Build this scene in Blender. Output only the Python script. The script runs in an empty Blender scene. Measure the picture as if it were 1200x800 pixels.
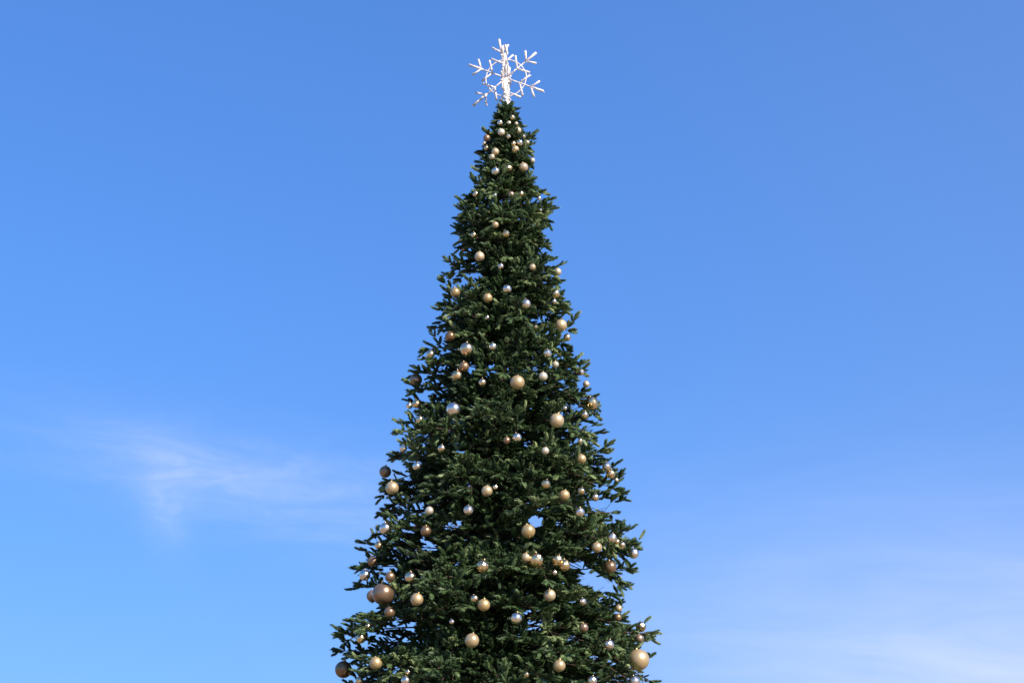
import bpy, bmesh, math, random
import numpy as np
from mathutils import Vector, Matrix, Quaternion
R = math.radians
random.seed(7); rng = np.random.default_rng(11)
scene = bpy.context.scene
col = scene.collection

# ------------------------------------------------------------------ camera
PITCH, ROLL, LENS = 18.5, 0.0, 66.0
CAM = Vector((0, 0, 1.6)); TY = 28.0            # the tree stands 28 m away
F = LENS / 36.0 * 1200.0
def cam_axes(roll):
    fwd = Vector((0, math.cos(R(PITCH)), math.sin(R(PITCH))))
    q = Quaternion(fwd, R(roll))
    return fwd, q @ Vector((1, 0, 0)), q @ Vector((0, -math.sin(R(PITCH)), math.cos(R(PITCH))))
def ray(px, py, roll):
    f, r, u = cam_axes(roll)
    return (f * F + r * (px - 600) + u * (400 - py)).normalized()
def on_plane(px, py, Y=TY, roll=None):
    d = ray(px, py, ROLL if roll is None else roll)
    return CAM + d * ((Y - CAM.y) / d.y)
# roll that makes the photographed axis of the tree stand vertical
best = min((abs(on_plane(593.5, 125, TY, r / 50).x - on_plane(584, 790, TY, r / 50).x), r / 50) for r in range(-150, 151))
ROLL = best[1]
AX = on_plane(593.5, 125).x
print('roll', ROLL, 'axis x', AX)
cd = bpy.data.cameras.new('camera'); cam = bpy.data.objects.new('camera', cd); col.objects.link(cam)
f_, r_, u_ = cam_axes(ROLL)
cam.matrix_world = Matrix.Translation(CAM) @ Matrix((r_, u_, -f_)).transposed().to_4x4()
cd.lens = LENS; cd.sensor_width = 36; cd.clip_end = 20000; cd.clip_start = 0.1
scene.camera = cam

# ------------------------------------------------------------------ light
SUN_AZ, SUN_EL = 42.0, 34.0                     # degrees to the right of straight behind the camera
sdir = Vector((math.sin(R(SUN_AZ)) * math.cos(R(SUN_EL)), -math.cos(R(SUN_AZ)) * math.cos(R(SUN_EL)), math.sin(R(SUN_EL))))
sl = bpy.data.lights.new('sun', 'SUN'); sl.energy = 5.0; sl.angle = R(0.5); sl.color = (1.0, 0.93, 0.82)
so = bpy.data.objects.new('sun', sl); col.objects.link(so)
so.rotation_euler = sdir.to_track_quat('Z', 'Y').to_euler(); so.location = (20, -20, 40)

w = bpy.data.worlds.new('World'); scene.world = w; w.use_nodes = True
nt = w.node_tree; nt.nodes.clear()
def N(t, **k):
    n = nt.nodes.new(t)
    for a, b in k.items(): setattr(n, a, b)
    return n
def L(a, b): nt.links.new(a, b)
def M_(op, a, b=None, c=None, clamp=False):
    n = N('ShaderNodeMath', operation=op); n.use_clamp = clamp
    for i, v in enumerate((a, b, c)):
        if v is None: continue
        if isinstance(v, (int, float)): n.inputs[i].default_value = v
        else: L(v, n.inputs[i])
    return n.outputs[0]
sky = N('ShaderNodeTexSky', sky_type='NISHITA'); sky.sun_disc = False
sky.sun_elevation = R(SUN_EL)
sky.sun_rotation = math.atan2(sdir.x, sdir.y)
sky.altitude = 300; sky.air_density = 1.5; sky.dust_density = 0.0; sky.ozone_density = 10.0
bg = N('ShaderNodeBackground'); bg.inputs[1].default_value = 0.0755
out = N('ShaderNodeOutputWorld')
geo = N('ShaderNodeNewGeometry'); inc = N('ShaderNodeVectorMath', operation='SCALE'); inc.inputs[3].default_value = -1
L(geo.outputs['Incoming'], inc.inputs[0])
sep = N('ShaderNodeSeparateXYZ'); L(inc.outputs[0], sep.inputs[0])
az = M_('ARCTAN2', sep.outputs[0], sep.outputs[1])            # compass direction, 0 = north (+Y)
el = M_('ARCSINE', sep.outputs[2])
ang = N('ShaderNodeCombineXYZ'); L(az, ang.inputs[0]); L(el, ang.inputs[1])
def gauss(a0, e0, wa, we, tilt=0.0):
    da = M_('SUBTRACT', az, R(a0)); de = M_('SUBTRACT', el, R(e0))
    de = M_('SUBTRACT', de, M_('MULTIPLY', da, tilt))
    a = M_('POWER', M_('ABSOLUTE', M_('DIVIDE', da, R(wa))), 2.0); e = M_('POWER', M_('ABSOLUTE', M_('DIVIDE', de, R(we))), 2.0)
    return M_('EXPONENT', M_('MULTIPLY', M_('ADD', a, e), -1.0))
def noise(sx, sy, detail, dist, rot=0.0, off=0.0):
    mp = N('ShaderNodeMapping'); mp.inputs['Scale'].default_value = (sx, sy, 1); mp.inputs['Rotation'].default_value = (0, 0, R(rot))
    mp.inputs['Location'].default_value = (off, off * 0.7, 0)
    L(ang.outputs[0], mp.inputs[0])
    n = N('ShaderNodeTexNoise'); n.inputs['Scale'].default_value = 1.0; n.inputs['Detail'].default_value = detail
    n.inputs['Roughness'].default_value = 0.55; n.inputs['Distortion'].default_value = dist
    L(mp.outputs[0], n.inputs['Vector']); return n.outputs[0]
def mrange(v, a, b):
    n = N('ShaderNodeMapRange', interpolation_type='SMOOTHSTEP'); n.inputs[1].default_value = a; n.inputs[2].default_value = b
    L(v, n.inputs[0]); return n.outputs[0]
wisp = mrange(noise(10, 42, 9, 1.4, 8), 0.22, 0.80)
wisp2 = mrange(noise(6, 34, 8, 1.0, -12, 3.1), 0.15, 0.85)
fine = noise(60, 110, 4, 1.5, 20)
c1 = M_('MULTIPLY', gauss(-7.6, 13.9, 6.6, 1.35, -0.14), M_('MULTIPLY', M_('MULTIPLY_ADD', wisp, 0.8, 0.22), M_('MULTIPLY_ADD', fine, 0.7, 0.6)))
c1b = M_('MULTIPLY', gauss(-10.6, 13.2, 0.75, 1.2, -0.5), M_('MULTIPLY_ADD', fine, 0.55, 0.10))
c1c = M_('MULTIPLY', gauss(-10.3, 14.3, 2.6, 0.75, -0.2), M_('MULTIPLY_ADD', wisp, 0.4, 0.1))
c2 = M_('MULTIPLY', gauss(15.0, 7.6, 11.5, 4.8, -0.05), M_('MULTIPLY_ADD', wisp2, 0.5, 0.42))
veil = M_('ADD', M_('MULTIPLY', gauss(20, 20, 15, 26), 0.06), M_('MULTIPLY', M_('EXPONENT', M_('MULTIPLY', M_('POWER', M_('ABSOLUTE', M_('DIVIDE', el, R(11))), 2.0), -1.0)), 0.10))
cl = M_('ADD', M_('ADD', M_('MULTIPLY', c1, 0.40), M_('MULTIPLY', c1b, 0.46)), M_('ADD', M_('MULTIPLY', c1c, 0.42), M_('ADD', veil, M_('MULTIPLY', c2, 0.85))), clamp=True)
tint = N('ShaderNodeMix', data_type='RGBA', blend_type='MULTIPLY'); tint.inputs[0].default_value = 1.0
gm = N('ShaderNodeGamma'); gm.inputs[1].default_value = 0.64; L(sky.outputs[0], gm.inputs[0]); L(gm.outputs[0], tint.inputs[6]); tint.inputs[7].default_value = (0.88, 1.495, 2.58, 1)
mx = N('ShaderNodeMix', data_type='RGBA'); L(cl, mx.inputs[0]); L(tint.outputs[2], mx.inputs[6])
mx.inputs[7].default_value = (5.7, 6.6, 9.9, 1)     # sunlit ice cloud radiance, before the strength
L(mx.outputs[2], bg.inputs[0]); L(bg.outputs[0], out.inputs[0])
SKY_TINT = tint.inputs[7]

vs = scene.view_settings; scene.display_settings.display_device = 'sRGB'
vs.view_transform = 'Standard'; vs.look = 'None'; vs.gamma = 1.0; vs.use_curve_mapping = False; vs.exposure = 0.7

# ------------------------------------------------------------------ materials
def mat(name, base, rough=0.5, metal=0.0, spec=0.5):
    m = bpy.data.materials.new(name); m.use_nodes = True
    b = m.node_tree.nodes['Principled BSDF']
    b.inputs['Base Color'].default_value = (*base, 1); b.inputs['Roughness'].default_value = rough
    b.inputs['Metallic'].default_value = metal; b.inputs['Specular IOR Level'].default_value = spec
    return m, b
def speckle(m, b, scale, lo, hi, inp='Base Color'):
    t = m.node_tree; n = t.nodes.new('ShaderNodeTexNoise'); n.inputs['Scale'].default_value = scale; n.inputs['Detail'].default_value = 4
    c = t.nodes.new('ShaderNodeTexCoord'); t.links.new(c.outputs['Object'], n.inputs['Vector'])
    r = t.nodes.new('ShaderNodeValToRGB'); r.color_ramp.elements[0].position = 0.35; r.color_ramp.elements[1].position = 0.65
    r.color_ramp.elements[0].color = (*lo, 1); r.color_ramp.elements[1].color = (*hi, 1)
    t.links.new(n.outputs[0], r.inputs[0])
    if 'gold' not in m.name: t.links.new(r.outputs[0], b.inputs[inp]); return
    oi = t.nodes.new('ShaderNodeObjectInfo'); hs = t.nodes.new('ShaderNodeHueSaturation')      # no two baubles quite the same
    for (a0, a1, sock) in ((0.78, 1.0, 'Value'), (1.08, 0.80, 'Saturation')):
        q = t.nodes.new('ShaderNodeMapRange'); q.inputs[3].default_value = a0; q.inputs[4].default_value = a1
        t.links.new(oi.outputs['Random'], q.inputs[0]); t.links.new(q.outputs[0], hs.inputs[sock])
    q = t.nodes.new('ShaderNodeMapRange'); q.inputs[3].default_value = 0.26; q.inputs[4].default_value = 0.46
    fr = t.nodes.new('ShaderNodeMath'); fr.operation = 'MULTIPLY'; fr.inputs[1].default_value = 7.3
    fc = t.nodes.new('ShaderNodeMath'); fc.operation = 'FRACT'
    t.links.new(oi.outputs['Random'], fr.inputs[0]); t.links.new(fr.outputs[0], fc.inputs[0]); t.links.new(fc.outputs[0], q.inputs[0]); t.links.new(q.outputs[0], b.inputs['Roughness'])
    t.links.new(r.outputs[0], hs.inputs['Color']); t.links.new(hs.outputs[0], b.inputs[inp])

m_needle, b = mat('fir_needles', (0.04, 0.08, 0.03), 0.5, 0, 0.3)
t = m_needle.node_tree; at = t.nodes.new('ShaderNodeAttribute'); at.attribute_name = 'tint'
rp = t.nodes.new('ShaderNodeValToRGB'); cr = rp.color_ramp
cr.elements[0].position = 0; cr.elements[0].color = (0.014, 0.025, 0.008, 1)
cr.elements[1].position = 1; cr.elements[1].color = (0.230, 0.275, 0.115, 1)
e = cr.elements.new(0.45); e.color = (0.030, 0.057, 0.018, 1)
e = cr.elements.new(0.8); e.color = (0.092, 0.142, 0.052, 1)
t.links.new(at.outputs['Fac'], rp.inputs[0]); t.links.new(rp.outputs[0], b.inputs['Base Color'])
m_bark, b = mat('bark', (0.06, 0.035, 0.022), 0.9); speckle(m_bark, b, 30, (0.035, 0.02, 0.013), (0.11, 0.06, 0.04))
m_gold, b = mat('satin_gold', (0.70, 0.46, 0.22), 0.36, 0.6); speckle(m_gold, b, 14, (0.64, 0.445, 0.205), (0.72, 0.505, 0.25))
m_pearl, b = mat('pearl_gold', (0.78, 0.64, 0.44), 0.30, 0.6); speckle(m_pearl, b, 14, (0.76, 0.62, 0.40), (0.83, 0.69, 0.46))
m_bronze, b = mat('shade_toned_gold', (0.42, 0.25, 0.13), 0.36, 0.75); speckle(m_bronze, b, 14, (0.33, 0.19, 0.095), (0.41, 0.25, 0.13))  # shade on the dim gold baubles painted in as darker brown; brown ones share it
m_polish, b = mat('polished_champagne', (0.88, 0.65, 0.40), 0.24, 1.0)
m_silver, b = mat('polished_silver', (0.96, 0.80, 0.62), 0.22, 1.0)
m_facet, b = mat('mirror_facets_gold', (0.90, 0.64, 0.33), 0.22, 1.0)
m_facet_s, b = mat('mirror_facets_silver', (0.97, 0.80, 0.60), 0.24, 1.0)
m_cap, b = mat('cap_metal', (0.62, 0.47, 0.25), 0.35, 1.0)
m_white, b = mat('frosted_tube', (0.86, 0.80, 0.77), 0.4); speckle(m_white, b, 45, (0.50, 0.40, 0.36), (0.80, 0.75, 0.71))
m_bulb, b = mat('clear_bulb', (0.95, 0.93, 0.90), 0.08, 0.0, 0.8)
m_steel, b = mat('post_paint', (0.8, 0.77, 0.74), 0.45); speckle(m_steel, b, 20, (0.66, 0.6, 0.56), (0.86, 0.83, 0.8))
m_pave, b = mat('plaza_paving', (0.22, 0.17, 0.12), 0.85)
t = m_pave.node_tree; br = t.nodes.new('ShaderNodeTexBrick'); tc = t.nodes.new('ShaderNodeTexCoord')
br.inputs['Scale'].default_value = 1.6; br.inputs['Mortar Size'].default_value = 0.012
br.inputs['Color1'].default_value = (0.26, 0.20, 0.14, 1); br.inputs['Color2'].default_value = (0.20, 0.155, 0.11, 1); br.inputs['Mortar'].default_value = (0.08, 0.07, 0.06, 1)
t.links.new(tc.outputs['Object'], br.inputs['Vector']); t.links.new(br.outputs[0], b.inputs['Base Color'])

# ------------------------------------------------------------------ helpers
def tag(o, label=None, cat=None, group=None, kind=None):
    if label: o['label'] = label
    if cat: o['category'] = cat
    if group: o['group'] = group
    if kind: o['kind'] = kind
    return o
def link(name, me, parent=None, loc=None):
    o = bpy.data.objects.new(name, me); col.objects.link(o)
    if parent: o.parent = parent
    if loc is not None: o.location = loc
    return o
class MB:                                        # plain vertex / face collector
    def __init__(s): s.v = []; s.f = []; s.m = []
    def tube(s, pts, rad, n=6, mi=0, caps=True):
        b0 = len(s.v); pts = [Vector(p) for p in pts]
        for i, p in enumerate(pts):
            d = (pts[min(i + 1, len(pts) - 1)] - pts[max(i - 1, 0)]).normalized()
            a = d.orthogonal().normalized() if i == 0 else (a - d * a.dot(d)).normalized()
            c = d.cross(a); r = rad[i] if isinstance(rad, (list, tuple)) else rad
            for k in range(n):
                t = 2 * math.pi * k / n; s.v.append(p + (a * math.cos(t) + c * math.sin(t)) * r)
        for i in range(len(pts) - 1):
            for k in range(n):
                k2 = (k + 1) % n; s.f.append((b0 + i * n + k, b0 + i * n + k2, b0 + (i + 1) * n + k2, b0 + (i + 1) * n + k)); s.m.append(mi)
        if caps:
            s.f.append(tuple(b0 + k for k in reversed(range(n)))); s.m.append(mi)
            e0 = b0 + (len(pts) - 1) * n; s.f.append(tuple(e0 + k for k in range(n))); s.m.append(mi)
    def ball(s, c, r, mi=0):                     # small octahedral bulb
        b0 = len(s.v); c = Vector(c)
        for d in ((1,0,0),(-1,0,0),(0,1,0),(0,-1,0),(0,0,1),(0,0,-1)): s.v.append(c + Vector(d) * r)
        for a in ((0,2,4),(2,1,4),(1,3,4),(3,0,4),(2,0,5),(1,2,5),(3,1,5),(0,3,5)): s.f.append(tuple(b0 + i for i in a)); s.m.append(mi)
    def build(s, name, mats, parent=None, smooth=True):
        me = bpy.data.meshes.new(name); me.from_pydata([tuple(v) for v in s.v], [], s.f)
        for m in mats: me.materials.append(m)
        me.polygons.foreach_set('material_index', s.m)
        me.polygons.foreach_set('use_smooth', [smooth] * len(s.f)); me.update()
        return link(name, me, parent)

# ------------------------------------------------------------------ ground
me = bpy.data.meshes.new('ground'); S = 6000
me.from_pydata([(-S, -S, 0), (S, -S, 0), (S, S, 0), (-S, S, 0)], [], [(0, 1, 2, 3)]); me.materials.append(m_pave)
tag(link('ground', me), kind='structure')

# ------------------------------------------------------------------ ornaments, as they hang (photo px, diameter px, look)
# looks: g satin gold, p pale pearly gold, b brown-gold with shade painted into the tone, c polished champagne, s polished silver, f gold mirror facets, m silver mirror facets
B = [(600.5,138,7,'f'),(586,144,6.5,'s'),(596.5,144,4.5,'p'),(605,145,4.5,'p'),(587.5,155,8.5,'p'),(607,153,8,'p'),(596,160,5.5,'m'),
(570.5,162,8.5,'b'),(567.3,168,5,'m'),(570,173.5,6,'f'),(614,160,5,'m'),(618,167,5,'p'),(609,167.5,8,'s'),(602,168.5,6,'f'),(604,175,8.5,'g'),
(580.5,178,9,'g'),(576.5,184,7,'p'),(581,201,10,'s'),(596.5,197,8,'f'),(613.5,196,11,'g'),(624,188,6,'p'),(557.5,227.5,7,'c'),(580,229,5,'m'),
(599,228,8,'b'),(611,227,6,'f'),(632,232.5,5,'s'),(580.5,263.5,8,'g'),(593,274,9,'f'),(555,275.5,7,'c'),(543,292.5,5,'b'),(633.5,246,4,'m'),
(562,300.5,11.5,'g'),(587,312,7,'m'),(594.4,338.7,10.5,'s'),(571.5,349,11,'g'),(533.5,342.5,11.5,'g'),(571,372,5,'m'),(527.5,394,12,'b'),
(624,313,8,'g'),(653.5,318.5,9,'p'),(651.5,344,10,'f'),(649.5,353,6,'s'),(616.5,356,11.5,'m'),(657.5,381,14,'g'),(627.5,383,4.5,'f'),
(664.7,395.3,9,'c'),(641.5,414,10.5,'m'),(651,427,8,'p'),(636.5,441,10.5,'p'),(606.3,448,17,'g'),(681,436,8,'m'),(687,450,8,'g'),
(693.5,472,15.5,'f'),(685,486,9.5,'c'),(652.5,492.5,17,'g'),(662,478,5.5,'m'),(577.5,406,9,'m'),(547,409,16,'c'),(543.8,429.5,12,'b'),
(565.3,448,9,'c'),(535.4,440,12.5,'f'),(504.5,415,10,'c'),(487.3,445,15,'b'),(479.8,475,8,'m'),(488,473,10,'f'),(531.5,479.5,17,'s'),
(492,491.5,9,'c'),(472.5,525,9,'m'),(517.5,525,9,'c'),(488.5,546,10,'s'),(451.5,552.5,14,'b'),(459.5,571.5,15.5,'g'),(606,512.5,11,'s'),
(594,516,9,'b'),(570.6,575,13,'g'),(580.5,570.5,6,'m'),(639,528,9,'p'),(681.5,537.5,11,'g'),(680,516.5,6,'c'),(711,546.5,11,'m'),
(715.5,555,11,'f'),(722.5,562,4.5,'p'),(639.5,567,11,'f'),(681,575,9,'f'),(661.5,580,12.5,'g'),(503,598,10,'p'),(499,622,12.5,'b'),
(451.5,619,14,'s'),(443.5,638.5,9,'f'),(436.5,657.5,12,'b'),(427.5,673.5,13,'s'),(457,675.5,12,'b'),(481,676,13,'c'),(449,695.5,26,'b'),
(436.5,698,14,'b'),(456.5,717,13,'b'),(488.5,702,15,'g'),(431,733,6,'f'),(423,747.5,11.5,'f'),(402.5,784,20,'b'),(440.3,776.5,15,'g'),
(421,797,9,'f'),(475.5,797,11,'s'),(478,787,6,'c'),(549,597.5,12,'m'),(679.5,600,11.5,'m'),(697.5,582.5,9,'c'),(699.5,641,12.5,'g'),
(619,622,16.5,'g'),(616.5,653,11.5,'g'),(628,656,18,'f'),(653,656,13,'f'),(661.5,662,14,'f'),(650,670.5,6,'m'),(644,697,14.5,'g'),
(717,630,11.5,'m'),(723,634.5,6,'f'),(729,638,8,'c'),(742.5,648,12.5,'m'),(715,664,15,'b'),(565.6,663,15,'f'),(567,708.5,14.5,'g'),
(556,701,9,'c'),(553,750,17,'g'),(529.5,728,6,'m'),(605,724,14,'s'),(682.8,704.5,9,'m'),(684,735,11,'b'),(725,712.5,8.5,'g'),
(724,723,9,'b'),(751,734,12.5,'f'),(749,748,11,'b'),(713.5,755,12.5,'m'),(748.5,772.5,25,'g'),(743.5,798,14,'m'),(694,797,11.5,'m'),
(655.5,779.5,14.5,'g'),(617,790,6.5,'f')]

# ------------------------------------------------------------------ tree outline read off the photograph (px): y, left, right
PROF = [(125,592,597),(132,584,603),(150,572,612),(165,563,619),(180,563,624),(195,557,629),(210,556,628),(225,546,634),(245,536,646),(262,532,642),
(290,534,645),(320,527,658),(355,512,666),(390,514,674),(415,496,672),(450,481,688),(475,478,702),(500,462,700),(525,458,720),
(560,447,728),(600,446,732),(640,428,748),(680,416,740),(720,414,734),(745,396,764),(790,392,762)]
PZ, PL, PR = [], [], []
for y, l, r in PROF:
    a = on_plane(l, y); b = on_plane(r, y); PZ.append((a.z + b.z) / 2); PL.append(AX - a.x); PR.append(b.x - AX)
PZ = np.array(PZ[::-1]); PL = np.array(PL[::-1]); PR = np.array(PR[::-1])
ZT = PZ[-1]; SL = (PR[0] + PL[0]) / 2 / (ZT - PZ[0])
def rad(z, ca):                                   # ca = cosine of azimuth: +1 right edge, -1 left edge
    if z < PZ[0]: return (ZT - z) * SL
    l = np.interp(z, PZ, PL); r = np.interp(z, PZ, PR); m = (ZT - z) * SL + 0.10
    if ca > 0: return m + (r - m) * ca ** 2
    return m + (l - m) * ca ** 2
print('top', ZT, 'slope', SL, 'lowest seen', PZ[0])

# ornament centres
orn = []
px_m = lambda p: (p - CAM).dot(f_) / F            # metres per px at a point
for (x, y, d, k) in B:
    p = on_plane(x, y)
    for it in range(6):                           # walk onto the front of the crown
        z = p.z; xo = p.x - AX
        rr = rad(z, 1 if xo > 0 else -1) * (0.93 if k == 'b' else 0.99)
        rr = max(rr, 0.08)
        yy = TY - math.sqrt(max(rr * rr - xo * xo, 0.0)) * 0.98
        p = on_plane(x, y, yy)
    rb = d / 2 * px_m(p)
    orn.append((p, rb, k))

# ------------------------------------------------------------------ the tree
tree = link('christmas_tree', None, loc=(AX, TY, 0))
tag(tree, 'tall conical decorated Christmas tree of dark green fir branches against the blue sky', 'tree')
tk = MB(); tk.tube([(0, 0, 0), (0, 0, 5), (0, 0, 10), (0, 0, ZT - 0.5), (0, 0, ZT + 0.05)], [0.20, 0.14, 0.08, 0.03, 0.02], 12)
tk.build('trunk', [m_bark], tree)

sh = []          # shoots: pos, dir, length, half width, tint, level
wood = MB()
def rvec(s): return Vector((random.uniform(-s, s), random.uniform(-s, s), random.uniform(-s, s)))
UP = Vector((0, 0, 1))
def bough(z, a, Lb, lvl, big=1.0, droop=None, e0=None, full=1.0):
    ca, sa = math.cos(a), math.sin(a); out = Vector((ca, sa, 0)); side = Vector((-sa, ca, 0))
    if e0 is None: e0 = random.uniform(-0.02, 0.38)
    dr = random.uniform(0.08, 0.36) if droop is None else droop
    foli = min(Lb * 0.80, random.uniform(0.95, 1.45))     # leafy length
    bend = random.uniform(-0.16, 0.16); z0 = z - (e0 - dr) * Lb
    def P(s):                                   # s = metres from the trunk; the tip ends at height z
        t = s / Lb
        return Vector((0, 0, z0)) + out * s + UP * (e0 * s - dr * s * t * t) + side * (bend * s * t)
    pts = [P(Lb * k / 6) for k in range(7)]
    w0 = 0.008 + 0.006 * Lb
    wood.tube(pts, [w0 * (1 - 0.13 * k) for k in range(7)], 5 if lvl == 0 else 3, caps=False)
    base_t = random.gauss(0.47, 0.15)
    def shoot(p, d, ln, extra=0.0):
        sh.append((p.x, p.y, p.z, d.x, d.y, d.z, ln, ln * random.uniform(0.25, 0.32), min(1, max(0, base_t + extra + random.gauss(0, 0.12))), lvl))
    step = (0.10 if lvl == 0 else 0.14)
    s = Lb - foli; k = 0
    while s < Lb - 0.04:
        t = (s - (Lb - foli)) / foli
        p = P(s); fw = (P(s + 0.02) - p).normalized()
        ln = (0.08 + 0.36 * math.sin(math.pi * min(1, (0.15 + 0.85 * (1 - t))))) * random.uniform(0.6, 1.15) * big
        sg = 1 if k % 2 else -1
        an = R(random.uniform(34, 64)); ro = R(random.gauss(8, 38))
        lat = side * (sg * math.cos(ro)) + UP * math.sin(ro)
        d = (fw * math.cos(an) + lat * math.sin(an)).normalized()
        n = max(1, int(ln / (0.10 if lvl == 0 else 0.12)))
        if lvl == 0: wood.tube([p, p + d * ln], [0.005, 0.003], 3, caps=False)
        sd = d.cross(UP).normalized(); sd2 = d.cross(sd)
        for j in range(n):
            q = p + d * (ln * (j + 0.4) / n)
            for g in (1, -1):
                if random.random() < 0.12: continue
                r2 = random.gauss(0, 0.5)
                dd = (d * 0.85 + (sd * g * math.cos(r2) + sd2 * -abs(math.sin(r2))) * random.uniform(0.45, 0.85)).normalized()
                shoot(q, dd, random.uniform(0.115, 0.165), -0.06)
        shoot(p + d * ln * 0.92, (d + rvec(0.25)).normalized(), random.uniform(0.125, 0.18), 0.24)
        if random.random() < 0.5: shoot(p, (fw * 0.7 + UP + rvec(0.5)).normalized(), random.uniform(0.10, 0.16), 0.06)
        s += step * random.uniform(0.7, 1.2); k += 1
    p = P(Lb - 0.05); fw = (P(Lb) - P(Lb - 0.05)).normalized()   # tip fan
    for g in (-1, -0.4, 0.5, 1):
        shoot(p, (fw + side * g * 0.75 + UP * random.uniform(-0.15, 0.35)).normalized(), random.uniform(0.13, 0.185), 0.24)

from mathutils import noise as mn
def proj(p):
    d = p - CAM; return 600 + F * d.dot(r_) / d.dot(f_), 400 - F * d.dot(u_) / d.dot(f_)
# recesses between the layers of boughs, where the photograph looks into the dark inside of the tree
HOLLOW = [(570,383,38,8),(578,468,32,13),(540,505,20,9),(600,575,22,10),(588,616,26,11),(545,628,22,9),(590,682,24,13),(560,690,20,8),(532,728,28,12),
          (512,752,20,12),(565,778,22,14),(600,760,16,10),(637,615,20,8),(632,786,20,8),(640,550,14,8),(480,590,16,10),(590,400,20,8),(560,300,14,7),(600,335,14,7),
          (655,740,18,8),(495,665,16,8),(470,745,14,10),(520,455,18,8),(660,455,12,7),(580,240,18,6),(610,215,12,5),(672,560,14,7)]
z = 1.3; SEEN = PZ[0] - 0.5
while z < ZT - 0.10:
    seen = z > SEEN
    rm = (ZT - z) * SL + 0.1
    n = max(4, int(2 * math.pi * rm / ((0.43 if rm > 0.75 else 0.28) if seen else 0.62)))
    off = random.uniform(0, 6.28)
    for i in range(n):
        a = off + 2 * math.pi * (i + random.uniform(-0.4, 0.4)) / n
        zz = min(ZT - 0.05, z + random.uniform(-0.17, 0.17))
        ca = math.cos(a); front = -math.sin(a)     # camera side is -Y
        hol = mn.noise(Vector((math.cos(a) * rm * 1.6, math.sin(a) * rm * 1.6, zz * 2.1)))      # hollows and bulges
        k = (0.96 + 0.5 * min(0.16, hol)) if abs(ca) < 0.85 else (0.93 + 0.35 * min(0.2, hol))
        if rm > 0.7:                               # layers of boughs overhanging one another
            ph = ((zz + 0.5 * mn.noise(Vector((math.cos(a) * 1.5, math.sin(a) * 1.5, zz * 0.35)))) / 0.72) % 1.0
            k *= 1 - (0.32 if abs(ca) < 0.85 else 0.13) * max(0, 1 - abs(ph - 0.22) / 0.3)
        Lb = rad(zz, ca) * k * random.uniform(0.90, 1.03) - 0.07
        Lb = max(Lb, 0.08)
        if front > 0.2:
            sx, sy = proj(Vector((AX + math.cos(a) * Lb, TY + math.sin(a) * Lb, zz)))
            if any(((sx - h[0]) / h[2]) ** 2 + ((sy - h[1]) / h[3]) ** 2 < 1.4 for h in HOLLOW): Lb *= 0.42
        lvl = 2 if not seen else (0 if front > -0.25 else 1)
        if seen and hol < -0.10 and rm > 0.7 and random.random() < 0.65: continue
        bough(zz, a, Lb, lvl, 1.0 if Lb > 0.9 else 0.35 + 0.65 * Lb / 0.9)
    z += (0.40 if rm > 0.75 else 0.20 if rm > 0.35 else 0.11) if seen else 0.5
# short inner growth round the trunk
for k in range(17000):
    zz = ZT - (ZT - SEEN) * random.random() ** 0.62; a = random.uniform(0, 6.28); rm = (ZT - zz) * SL
    rr = rm * random.uniform(0.04, 0.70)
    if mn.noise(Vector((rr * math.cos(a) * 1.1, rr * math.sin(a) * 1.1, zz * 1.4))) < -0.16: continue
    d = Vector((math.cos(a), math.sin(a), random.uniform(-0.5, 0.8))).normalized()
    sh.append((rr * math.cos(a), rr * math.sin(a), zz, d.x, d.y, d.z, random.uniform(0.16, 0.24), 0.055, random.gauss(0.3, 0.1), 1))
# dense little top
for k in range(150):
    zz = ZT - 0.12 - 1.5 * random.random() ** 0.7; a = random.uniform(0, 6.28)
    d = Vector((math.cos(a), math.sin(a), random.uniform(0.1, 0.9))).normalized()
    rr = max(0.02, (ZT - zz) * SL * 0.7)
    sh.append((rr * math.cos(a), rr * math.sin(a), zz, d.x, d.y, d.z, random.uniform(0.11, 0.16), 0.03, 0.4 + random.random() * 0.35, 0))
# boughs that stick out of the outline (px of their tips)
for (tx, ty) in [(533,243),(529,262),(526,310),(509,357),(517,378),(489,413),(478,438),(456,512),(449,528),(444,600),(441,560),(412,683),(411,665),(388,745),(385,760),
                 (651,241),(644,262),(657,317),(663,350),(672,362),(679,388),(689,437),(706,475),(722,528),(731,545),(736,570),(729,600),(754,637),(756,640),(748,668),(775,745),(773,742),(757,790),(708,692)]:
    q = on_plane(tx, ty); xo = q.x - AX; Lb = abs(xo) - 0.10
    st = random.getstate(); random.seed(tx * 7 + ty)
    a = (0 if xo > 0 else math.pi) + random.uniform(-0.15, 0.15)
    if (tx, ty) == (708, 692): bough(q.z + 0.06, a, Lb, 0, 0.5, droop=0.62, e0=0.42)
    else: bough(q.z, a, Lb - 0.03, 0, 0.3 + 0.4 * min(1, Lb), e0=random.uniform(-0.02, 0.12), droop=random.uniform(0.0, 0.12))
    random.setstate(st)
sh = np.array(sh); print('shoots', len(sh))
wf = []
for f in wood.f:                                 # no bare twigs across the open notches
    p = wood.v[f[0]]; sx, sy = proj(Vector((p[0] + AX, p[1] + TY, p[2])))
    if not any(((sx - a_) / c_) ** 2 + ((sy - b_) / d_) ** 2 < 1 for a_, b_, c_, d_ in ((674,660,10,8),(682,668,12,9),(692,677,15,12),(704,684,14,9),(627,611,8,8),(720,595,14,7),(704,591,14,7))): wf.append(f)
wood.f = wf; wood.m = [0] * len(wf)
wood.build('branch', [m_bark], tree)

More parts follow.
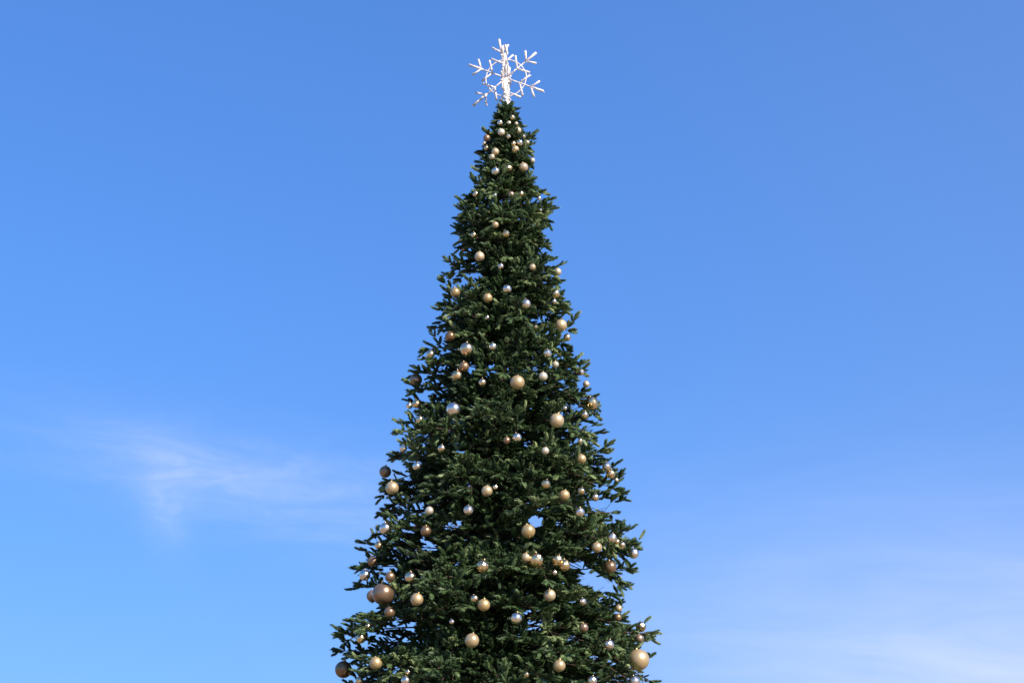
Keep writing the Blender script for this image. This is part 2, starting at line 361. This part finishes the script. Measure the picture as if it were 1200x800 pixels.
# clear foliage that would grow through an ornament or hang right in front of it
pos = sh[:, :3] + np.array([AX, TY, 0]); mid = pos + sh[:, 3:6] * sh[:, 6:7] * 0.55
keep = np.ones(len(sh), bool); camv = np.array(CAM)
rnd = rng.random(len(sh))
for (p, rb, k) in orn:
    c = np.array(p); v = c - camv; D = np.linalg.norm(v); v /= D
    dm = mid - camv; al = dm @ v; pe = np.linalg.norm(dm - al[:, None] * v, axis=1)
    hit = np.linalg.norm(mid - c, axis=1) < rb + 0.02
    frnt = (al < D) & (al > D - 1.6) & (pe < rb * (1.0 if k not in 'b' else 0.9)) & (rnd < (0.97 if k not in 'b' else 0.9))
    keep &= ~(hit | frnt)
# the open notch under the low right-hand bough
def clear(px, py, w_, h_, prob=1.0):
    c = on_plane(px, py); v = np.array((c - CAM).normalized())
    F_, U_, R_ = np.array(f_), np.array(u_), np.array(r_)
    dm = mid - camv; dep = dm @ F_; sx = dm @ R_ / dep * F + 600; sy = 400 - dm @ U_ / dep * F
    return (((sx - px) / w_) ** 2 + ((sy - py) / h_) ** 2 < 1) & (rng.random(len(sh)) < prob)
mid = mid[keep]; sh = sh[keep]; gap = np.zeros(len(sh), bool)
for g in [(504,640,9,6),(531,616,9,5),(537,660,6,4),(627,611,7,7),(655,613,5,3),(627,731,8,5),(672,748,8,5),(466,735,5,4),(552,744,7,3),(499,467,6,5),(552,431,7,6),(554,475,5,3),
          (617,520,5,4),(676,477,7,5),(629,430,5,4),(674,660,8,6),(682,668,9,7),(690,677,12,10),(702,684,13,8),(714,686,8,6),(704,591,13,6),(720,595,13,8),(735,598,10,9),(479,560,5,4),(497,634,5,4),(556,369,5,3),(637,330,4,3),
          (547,567,6,3),(540,528,5,4),(696,770,6,3),(462,548,4,3),(500,520,4,3),(690,500,8,4),(468,482,5,4)]:
    gap |= clear(g[0], g[1], g[2] * 1.2, g[3] * 1.2, prob=0.98)
outer = np.hypot(sh[:, 0], sh[:, 1]) > 0.60 * (ZT - sh[:, 2]) * SL      # deepen the recesses down to the inner growth
for h in HOLLOW:
    gap |= outer & (sh[:, 1] < 0) & clear(h[0], h[1], h[2] * 0.85, h[3] * 0.75, prob=0.6) & clear(h[0], h[1], h[2] * 1.0, h[3] * 0.9, prob=0.9)
sh = sh[~gap]; open('/tmp/cnt','w').write(str(len(sh)))

def template(n, wid, seed, core=0.74):                      # a shoot along +X, unit length, unit radius
    r = np.random.default_rng(seed); T = np.zeros((n, 3, 3))
    t = (np.arange(n) + r.random(n)) / n * 0.88; th = np.arange(n) * 2.4 + r.random(n) * 0.9
    lng = (0.30 + 0.08 * r.random(n)); fwd = 0.10 + 0.16 * t ** 1.5
    rr = np.sqrt(np.clip(1 - (np.abs(t - 0.42) / 0.75) ** 3, 0.15, 1))
    c, s = np.cos(th), np.sin(th) * 0.72
    base = np.stack([t, 0.06 * c, 0.06 * s], 1); tip = np.stack([t + fwd, rr * c, rr * s], 1)
    tw = r.random(n) * 6.28; wv = np.stack([0.045 * np.cos(tw), wid * -np.sin(th) * np.cos(tw * 0.5), wid * np.cos(th)], 1)
    T[:, 0] = base - wv * 0.8; T[:, 1] = base + wv * 0.8; T[:, 2] = tip
    K = []; rg = lambda x, q, o: [(x, q * math.cos(o + i * 2.0944), 0.72 * q * math.sin(o + i * 2.0944)) for i in range(3)]
    A_, B_, C_ = rg(0.0, 0.3, 0), rg(0.42, core, 0.5), rg(0.88, core * 0.72, 1.0); E_ = (1.06, 0, 0)
    for i in range(3):                           # the crowded needle bases that make a shoot opaque
        j = (i + 1) % 3; K += [(A_[i], A_[j], B_[i]), (A_[j], B_[j], B_[i]), (B_[i], B_[j], C_[i]), (B_[j], C_[j], C_[i]), (C_[i], C_[j], E_)]
    return np.concatenate([T, np.array(K)])
def make_crown(name, sel, n, wid, parent):
    S_ = sh[sel]; V = []; TI = []
    for s in range(4):
        A = S_[s::4]
        if not len(A): continue
        T = template(n, wid, s + 5); nT = len(T)
        X = A[:, 3:6]; ref = np.tile([0.0, 0.0, 1.0], (len(A), 1)) + rng.normal(0, 0.25, (len(A), 3))
        Y = np.cross(ref, X); Y /= np.linalg.norm(Y, axis=1)[:, None]; Z = np.cross(X, Y)
        v = A[:, None, None, :3] + T[None, :, :, 0:1] * (X * A[:, 6:7])[:, None, None, :] + T[None, :, :, 1:2] * (Y * A[:, 7:8])[:, None, None, :] + T[None, :, :, 2:3] * (Z * A[:, 7:8])[:, None, None, :]
        V.append(v.reshape(-1, 3)); TI.append(np.clip(np.repeat(A[:, 8], nT) + rng.normal(0, 0.06, len(A) * nT), 0, 1))
    V = np.concatenate(V); TI = np.concatenate(TI); nf = len(V) // 3
    me = bpy.data.meshes.new(name); me.vertices.add(len(V)); me.vertices.foreach_set('co', V.astype(np.float32).ravel())
    me.loops.add(len(V)); me.loops.foreach_set('vertex_index', np.arange(len(V), dtype=np.int32))
    me.polygons.add(nf); me.polygons.foreach_set('loop_start', np.arange(0, len(V), 3, dtype=np.int32))
    at = me.attributes.new('tint', 'FLOAT', 'FACE'); at.data.foreach_set('value', TI.astype(np.float32))
    me.materials.append(m_needle); me.update(); return V, me
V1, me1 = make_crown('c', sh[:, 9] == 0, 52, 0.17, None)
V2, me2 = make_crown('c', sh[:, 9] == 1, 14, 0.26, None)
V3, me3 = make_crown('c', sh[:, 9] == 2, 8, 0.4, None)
bmx = None
def join_meshes(ms):
    Vs = []; Ts = []
    for m in ms:
        a = np.zeros(len(m.vertices) * 3, np.float32); m.vertices.foreach_get('co', a); Vs.append(a)
        b = np.zeros(len(m.polygons), np.float32); m.attributes['tint'].data.foreach_get('value', b); Ts.append(b)
        bpy.data.meshes.remove(m)
    V = np.concatenate(Vs); Tn = np.concatenate(Ts); nv = len(V) // 3; nf = nv // 3
    me = bpy.data.meshes.new('crown'); me.vertices.add(nv); me.vertices.foreach_set('co', V)
    me.loops.add(nv); me.loops.foreach_set('vertex_index', np.arange(nv, dtype=np.int32))
    me.polygons.add(nf); me.polygons.foreach_set('loop_start', np.arange(0, nv, 3, dtype=np.int32))
    at = me.attributes.new('tint', 'FLOAT', 'FACE'); at.data.foreach_set('value', Tn)
    me.materials.append(m_needle); me.update(); print('needles', nf); return me
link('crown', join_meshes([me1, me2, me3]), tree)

# ------------------------------------------------------------------ ornament meshes (unit radius, origin at centre)
def smooth_ball(m, seed):
    bm = bmesh.new(); bmesh.ops.create_uvsphere(bm, u_segments=32, v_segments=20, radius=1)
    for f in bm.faces: f.smooth = True
    me = bpy.data.meshes.new('ball'); bm.to_mesh(me); bm.free(); me.materials.append(m); return me
def facet_ball(m, seed):                          # rows of small flat mirrors, each slightly off true
    r = random.Random(seed); v = []; f = []; rows = 9
    for i in range(rows):
        a0 = math.pi * i / rows; a1 = math.pi * (i + 1) / rows; nn = max(5, int(20 * math.sin((a0 + a1) / 2)))
        for k in range(nn):
            b0 = 2 * math.pi * k / nn; b1 = 2 * math.pi * (k + 1) / nn; b = len(v); j = [r.uniform(-0.035, 0.035) for _ in range(4)]
            for q, (aa, bb) in enumerate(((a0, b0), (a1, b0), (a1, b1), (a0, b1))):
                rr = 1 + j[q] * 0.8; v.append((math.sin(aa) * math.cos(bb) * rr, math.sin(aa) * math.sin(bb) * rr, math.cos(aa) * rr))
            f.append((b, b + 1, b + 2, b + 3))
    me = bpy.data.meshes.new('ball'); me.from_pydata(v, [], f); me.materials.append(m); me.update(); return me
def cap_mesh():
    c = MB(); c.tube([(0, 0, 0.95), (0, 0, 1.12)], [0.17, 0.16], 12)
    ring = [(0.09 * math.cos(t), 0, 1.20 + 0.09 * math.sin(t)) for t in [k * math.pi / 5 for k in range(11)]]
    c.tube(ring, 0.02, 5, caps=False)
    o = c.build('cap', [m_cap]); me = o.data; bpy.data.objects.remove(o); return me
capm = cap_mesh()
MATS = {'g': [smooth_ball(m_gold, 0)], 'p': [smooth_ball(m_pearl, 0)], 'b': [smooth_ball(m_bronze, 0)], 'c': [smooth_ball(m_polish, 0)], 's': [smooth_ball(m_silver, 0)],
        'f': [facet_ball(m_facet, s) for s in range(5)], 'm': [facet_ball(m_facet_s, s + 9) for s in range(5)]}
LABELS = None
LOOK = {'g': 'satin gold', 'p': 'pale pearly gold', 'b': 'dull bronze', 'c': 'polished gold', 's': 'polished silver', 'f': 'gold mirror-tiled', 'm': 'silver mirror-tiled'}
HAND = {(449,695.5): "very large dull bronze bauble, the largest of all, low on the shaded left edge",
(748.5,772.5): "very large satin gold bauble at the lower right corner of the tree",
(402.5,784): "large dull bronze bauble at the lower left corner, half against the sky",
(606.3,448): "large satin gold bauble almost on the centre line, midway up the visible tree",
(652.5,492.5): "large satin gold bauble just below and right of the large central one",
(619,622): "large satin gold bauble just above a cluster of mirror-tiled ones",
(628,656): "large gold mirror-tiled bauble in the cluster beneath a large satin gold one",
(653,656): "gold mirror-tiled bauble, the upper left of a touching pair right of the centre line",
(661.5,662): "gold mirror-tiled bauble, the lower right of a touching pair right of the centre line",
(616.5,653): "satin gold bauble touching the left side of the large gold mirror-tiled one",
(531.5,479.5): "large polished silver bauble left of centre, the biggest silver one",
(547,409): "large polished gold bauble left of centre, the biggest polished gold one",
(693.5,472): "large gold mirror-tiled bauble standing out on the right edge, midway up",
(459.5,571.5): "large satin gold bauble on the left edge directly under a bronze one",
(451.5,552.5): "dull bronze bauble on the left edge directly above a large satin gold one",
(613.5,196): "largest satin gold bauble of the narrow treetop, near its right edge",
(600.5,138): "small gold mirror-tiled bauble, the highest of all, just under the snowflake",
(605,724): "polished silver bauble low on the centre line of the tree",
(715,664): "large dull bronze bauble under the lowest big right-hand bough, beside a sky gap",
(565.6,663): "large gold mirror-tiled bauble in a dark hollow just left of centre",
(553,750): "large satin gold bauble low on the tree, the lowest large one left of centre",
(436.5,698): "dull bronze bauble half hidden behind the left side of the largest bauble",
(456.5,717): "dull bronze bauble hanging directly below the largest bauble",
(457,675.5): "dull bronze bauble directly above the largest bauble",
(743.5,798): "silver mirror-tiled bauble directly below the very large gold one at lower right",
(749,748): "dull bronze bauble directly above the very large gold one at lower right",
(711,546.5): "silver mirror-tiled bauble, the upper one of a touching pair on the right edge",
(715.5,555): "gold mirror-tiled bauble, the lower one of a touching pair on the right edge"}
ORD = ['highest', 'second highest', 'third highest', 'fourth highest', 'fifth highest', 'sixth highest', 'seventh highest', 'eighth highest', 'ninth highest', 'tenth highest', 'eleventh highest', 'twelfth highest']
def zone(x, y):
    l = np.interp(y, [p[0] for p in PROF], [p[1] for p in PROF]); r = np.interp(y, [p[0] for p in PROF], [p[2] for p in PROF])
    t = (x - (l + r) / 2) / ((r - l) / 2)
    return "on the tree's left edge" if t < -0.72 else "in the tree's left half" if t < -0.2 else "along the tree's centre line" if t < 0.2 else "in the tree's right half" if t < 0.72 else "on the tree's right edge"
cls = {}
for i, (x, y, d, k) in enumerate(B):
    sz = 'tiny' if d < 7 else 'small' if d < 10.3 else 'medium' if d < 14.2 else 'large'
    cls.setdefault((sz, k, zone(x, y)), []).append(i)
LABELS = [None] * len(B)
for (sz, k, zn), ids in cls.items():
    ids = sorted((i for i in ids if (B[i][0], B[i][1]) not in HAND), key=lambda i: B[i][1])
    for n_, i in enumerate(ids):
        LABELS[i] = f"{sz} {LOOK[k]} bauble, {ORD[n_]} of that kind {zn}" if len(ids) > 1 else f"single {sz} {LOOK[k]} bauble {zn}"
for i, b_ in enumerate(B):
    if (b_[0], b_[1]) in HAND: LABELS[i] = HAND[(b_[0], b_[1])]
assert len(set(LABELS)) == len(B), 'labels repeat'
for i, (p, rb, k) in enumerate(orn):
    o = link('bauble', None, loc=p)
    o.scale = (rb, rb, rb); o.rotation_euler = (random.uniform(-0.25, 0.25), random.uniform(-0.25, 0.25), random.uniform(0, 6.28))
    tag(o, LABELS[i] if LABELS else 'x', 'bauble', 'baubles hung on the Christmas tree')
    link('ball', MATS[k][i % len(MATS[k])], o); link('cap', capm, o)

# ------------------------------------------------------------------ snowflake topper: two upright flakes crossed on one post
ctr = on_plane(593.0, 91.5); U = px_m(ctr)          # metres per photo px there
top = link('snowflake_topper', None, loc=(AX, TY, ZT - 0.1))
tag(top, 'large white three-dimensional snowflake ornament on the very tip of the Christmas tree', 'tree topper')
C0 = ctr - Vector((AX, TY, ZT - 0.1))
ps = MB(); ps.tube([(0, 0, -0.25), (0, 0, 0.12), C0 * 0.55, C0], [0.04, 0.04, 0.03, 0.026], 8)
rr_ = random.Random(3)
for k in range(60):
    t = rr_.random() ** 0.8; a = rr_.uniform(0, 6.28); q = C0 * (t * 1.0); ps.ball(q + Vector((math.cos(a), math.sin(a), 0)) * 0.045, 0.016, 1)
ps.build('post', [m_steel, m_bulb], top)
def arm_mesh(Hv, Vv, ang, Lr, name):
    # one arm with its two pairs of side twigs, in the plane spanned by Hv (level) and Vv (up)
    m = MB(); g = lambda r, da=0.0: C0 + (Hv * math.cos(ang + R(da)) + Vv * math.sin(ang + R(da))) * (r * U)
    def seg(a, b, w0, w1):
        m.tube([a, b], [w0, w1], 7)
        d = (b - a); n = max(2, int(d.length / 0.03))
        for j in range(n):
            q = a + d * ((j + rr_.random()) / n); o_ = Vector((rr_.uniform(-1, 1), rr_.uniform(-1, 1), rr_.uniform(-1, 1))).normalized()
            m.ball(q + o_ * (w0 + 0.004), 0.010, 1)
    seg(g(0), g(min(31, Lr)), 0.012, 0.011)
    if Lr > 31: seg(g(29), g(Lr), 0.017, 0.021)
    for s in (-1, 1):
        seg(g(17), g(28.5, 27 * s), 0.013, 0.018)
        if Lr > 31: seg(g(31), g(39.5, 14.5 * s), 0.013, 0.018)
    return m.build(name, [m_white, m_bulb], top)
def ring_mesh(Hv, Vv, r):
    m = MB(); pts = [C0 + (Hv * math.cos(t) + Vv * math.sin(t)) * (r * (1 - 0.10 * abs(math.sin(t))) * U) for t in [k * math.pi / 24 for k in range(49)]]
    m.tube(pts, 0.010, 6, caps=False); return m.build('ring', [m_white], top)
def flake(yaw, rollz, vs_, ln):
    q = Quaternion((0, 0, 1), R(yaw)); Hv = q @ Vector((math.cos(R(rollz)), 0, math.sin(R(rollz)))); Vv = q @ Vector((-math.sin(R(rollz)), 0, math.cos(R(rollz)))) * vs_
    for k in range(6): arm_mesh(Hv, Vv, R(90 + 60 * k), 27 if k == 3 else ln + 4.5 if (k == 2 and rollz) else ln, 'arm')   # the downward arm is cut short at the treetop
    ring_mesh(Hv, Vv, 24)
flake(-4, 10, 1.10, 46.5)
flake(82, 0, 1.0, 42)
